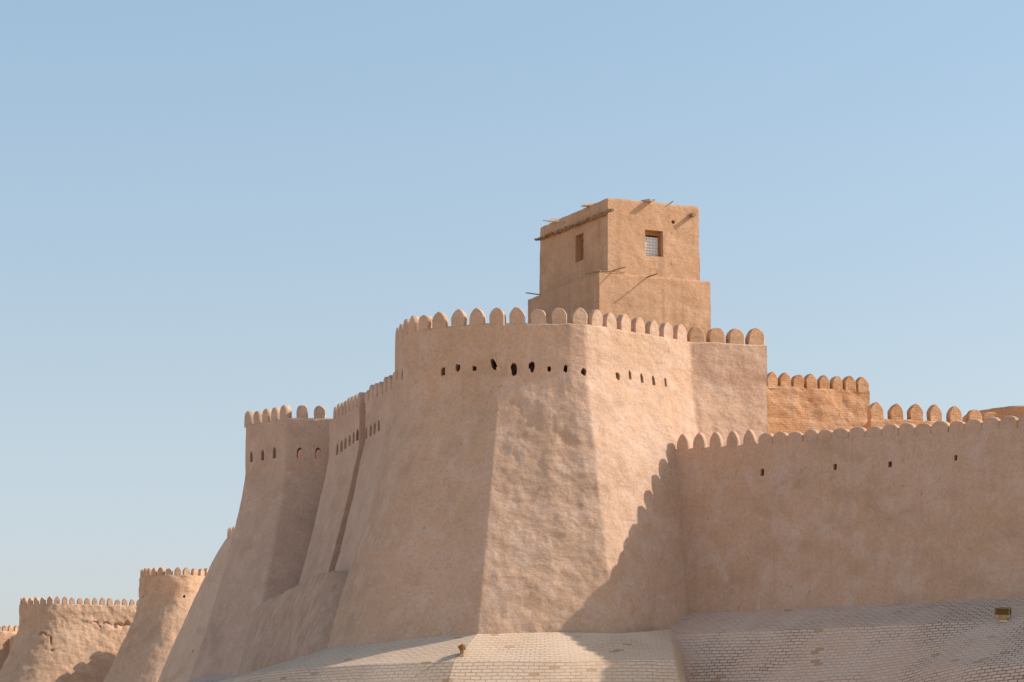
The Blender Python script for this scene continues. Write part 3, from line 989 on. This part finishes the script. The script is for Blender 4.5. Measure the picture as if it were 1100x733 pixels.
# apron round the great bastion
apron('paved_slope', [
    [(-9.2, 112.5, 5.25), (-8.0, 108.5, 5.35), (-6.7, 105.0, 5.45), (-4.0, 101.7, 5.55), (-1.3, 100.0, 5.6), (1.6, 100.3, 5.66), (4.2, 100.8, 5.66), (5.2, 101.4, 5.75), (6.2, 102.8, 5.95), (7.0, 104.8, 6.2)],
    [(-12.6, 110.6, 4.1), (-10.8, 106.0, 4.2), (-8.6, 102.0, 4.3), (-5.2, 99.3, 4.4), (-2.15, 97.85, 4.45), (1.7, 97.7, 4.47), (4.3, 97.9, 4.49), (5.3, 98.05, 4.5), (6.1, 98.4, 4.5), (6.9, 101.5, 3.6)],
    [(-17.5, 107.5, -1.9), (-15.5, 102.0, -1.9), (-12.5, 96.9, -1.9), (-7.9, 94.3, -1.9), (-3.7, 92.8, -1.9), (1.8, 92.5, -1.9), (4.5, 92.7, -1.9), (5.8, 92.9, -1.9), (7.2, 93.6, -1.9), (9.5, 97.5, -1.9)],
], M_PAVE, (8, 24), linear=(3, 4, 5, 6, 7, 8))
# apron below the right wall, with a bulge at the right
def rwp(s, off, h):
    q = RW0 + RWD * s + RWN * (0.95 + off)
    return (q.x, q.y, h)
ss = [-5, -1, 2, 5, 8, 11, 13.5, 16, 19, 26]
blg = [0, 0, 0, 0, 0, 0.1, 0.5, 1.3, 1.8, 1.8]
apron('paved_slope', [
    [rwp(s_, -0.3, RB + 0.36) for s_ in ss],
    [rwp(s_, 1.9 + 0.15 * b_, RB - 0.69) for s_, b_ in zip(ss, blg)],
    [rwp(s_, 3.2 + b_, RB - 2.44) for s_, b_ in zip(ss, blg)],
    [rwp(s_, 7.4 + b_, -1.9) for s_, b_ in zip(ss, blg)],
], M_PAVE_R, (7, 7, 14))
# bank under the left tower and on along the far wall
apron('paved_slope', [
    [(-29, 222, 4.2), (-21, 184, 4.2), (-14.3, 140, 4.7), (-14.2, 123.0, 4.95), (-11.2, 118.4, 5.1), (-8.5, 111.5, 5.2), (-6, 106, 5.3)],
    [(-38, 216, 3.1), (-29, 180, 3.1), (-18.5, 138, 3.6), (-16.6, 120.5, 3.95), (-13.2, 115.4, 4.1), (-10.8, 109.0, 4.2), (-8, 104, 4.2)],
    [(-46, 212, -1.9), (-35, 177, -1.9), (-24.5, 136, -1.9), (-22.0, 116.5, -1.9), (-18.2, 111, -1.9), (-16.8, 105.0, -1.9), (-13, 100, -1.9)],
], M_PAVE_R, (8, 14))
# far bank
apron('paved_slope', [
    [(-70, 310, 4.1), (-56, 264, 4.1), (-44, 256, 4.1), (-33, 240, 4.1), (-28, 222, 4.1)],
    [(-78, 303, 3.0), (-62, 252, 3.0), (-49, 245, 3.0), (-42, 230, 3.0), (-37, 216, 3.0)],
    [(-86, 298, -1.9), (-70, 246, -1.9), (-57, 239, -1.9), (-49, 226, -1.9), (-45, 212, -1.9)],
], M_PAVE_R, (5, 8))

# ================================================================== FLOODLIGHTS
def floodlight(label, base, yaw, sc, tilt):
    t = thing('floodlight', label, 'floodlight', base, 'floodlights on the brick slope')
    f = Vector((math.cos(yaw), math.sin(yaw), 0)); sd = Vector((-f.y, f.x, 0))
    B = Vector(base)
    def parts(name, items, mat, par, tl=0.0, piv=0.0, bev=0.008):
        b = bmesh.new()
        ff = f * math.cos(tl) + UP * math.sin(tl); uu = UP * math.cos(tl) - f * math.sin(tl)
        for (c, z) in items:
            box(b, B + UP * piv * sc + (ff * c[0] + sd * c[1] + uu * c[2]) * sc, ff, sd, uu, z[0] * sc, z[1] * sc, z[2] * sc, bev * sc)
        return bm_obj(name, b, mat, par)
    parts('foot', [((0.05, 0, 0.03), (0.26, 0.34, 0.08))], M_FOOT, t)
    parts('gear_box', [((0.10, 0, 0.21), (0.16, 0.40, 0.26)), ((0.185, 0, 0.21), (0.02, 0.30, 0.18))], M_YEL, t, bev=0.012)
    parts('bracket', [((0, q * 0.40, 0.36), (0.05, 0.025, 0.40)) for q in (-1, 1)] + [((0, 0, 0.17), (0.05, 0.825, 0.025))], M_YEL, t, bev=0.004)
    h = parts('lamp_head', [((-0.05, 0, 0), (0.09, 0.72, 0.38)), ((-0.11, 0, 0), (0.05, 0.40, 0.22))], M_YEL, t, tilt, 0.52, 0.015)
    parts('cooling_fins', [((-0.145, -0.15 + 0.05 * q, 0), (0.03, 0.012, 0.2)) for q in range(7)], M_YELD, h, tilt, 0.52, 0.002)
    parts('visor', [((0.12, 0, 0.20), (0.26, 0.80, 0.018)), ((0.12, 0.392, 0.02), (0.26, 0.016, 0.34)), ((0.12, -0.392, 0.02), (0.26, 0.016, 0.34))], M_YELD, h, tilt, 0.52, 0.003)
    parts('rim', [((0.255, 0, 0.205), (0.02, 0.82, 0.03))], M_YEL, h, tilt, 0.52, 0.004)
    parts('glass', [((0.0, 0, 0), (0.012, 0.64, 0.30))], M_GLASS, h, tilt, 0.52, 0.002)
    return t
dg = bpy.context.evaluated_depsgraph_get()
def ground_at(px, py):
    dg = bpy.context.evaluated_depsgraph_get()
    ok, loc, nn, _, ob, _ = S.ray_cast(dg, EYEP, ray(px, py).normalized())
    return loc
p = ground_at(1077, 667.5)
floodlight('wide ochre floodlight on the grey brick slope below the shaded wall, at right', (p.x, p.y, p.z - 0.02), math.atan2(-1.0, 0.12), 0.70, math.radians(-12))
p = ground_at(497.5, 704)
floodlight('small ochre floodlight seen edge-on, on the sunlit brick ledge below the great bastion', (p.x, p.y, p.z - 0.02), math.radians(183), 0.60, math.radians(-32))
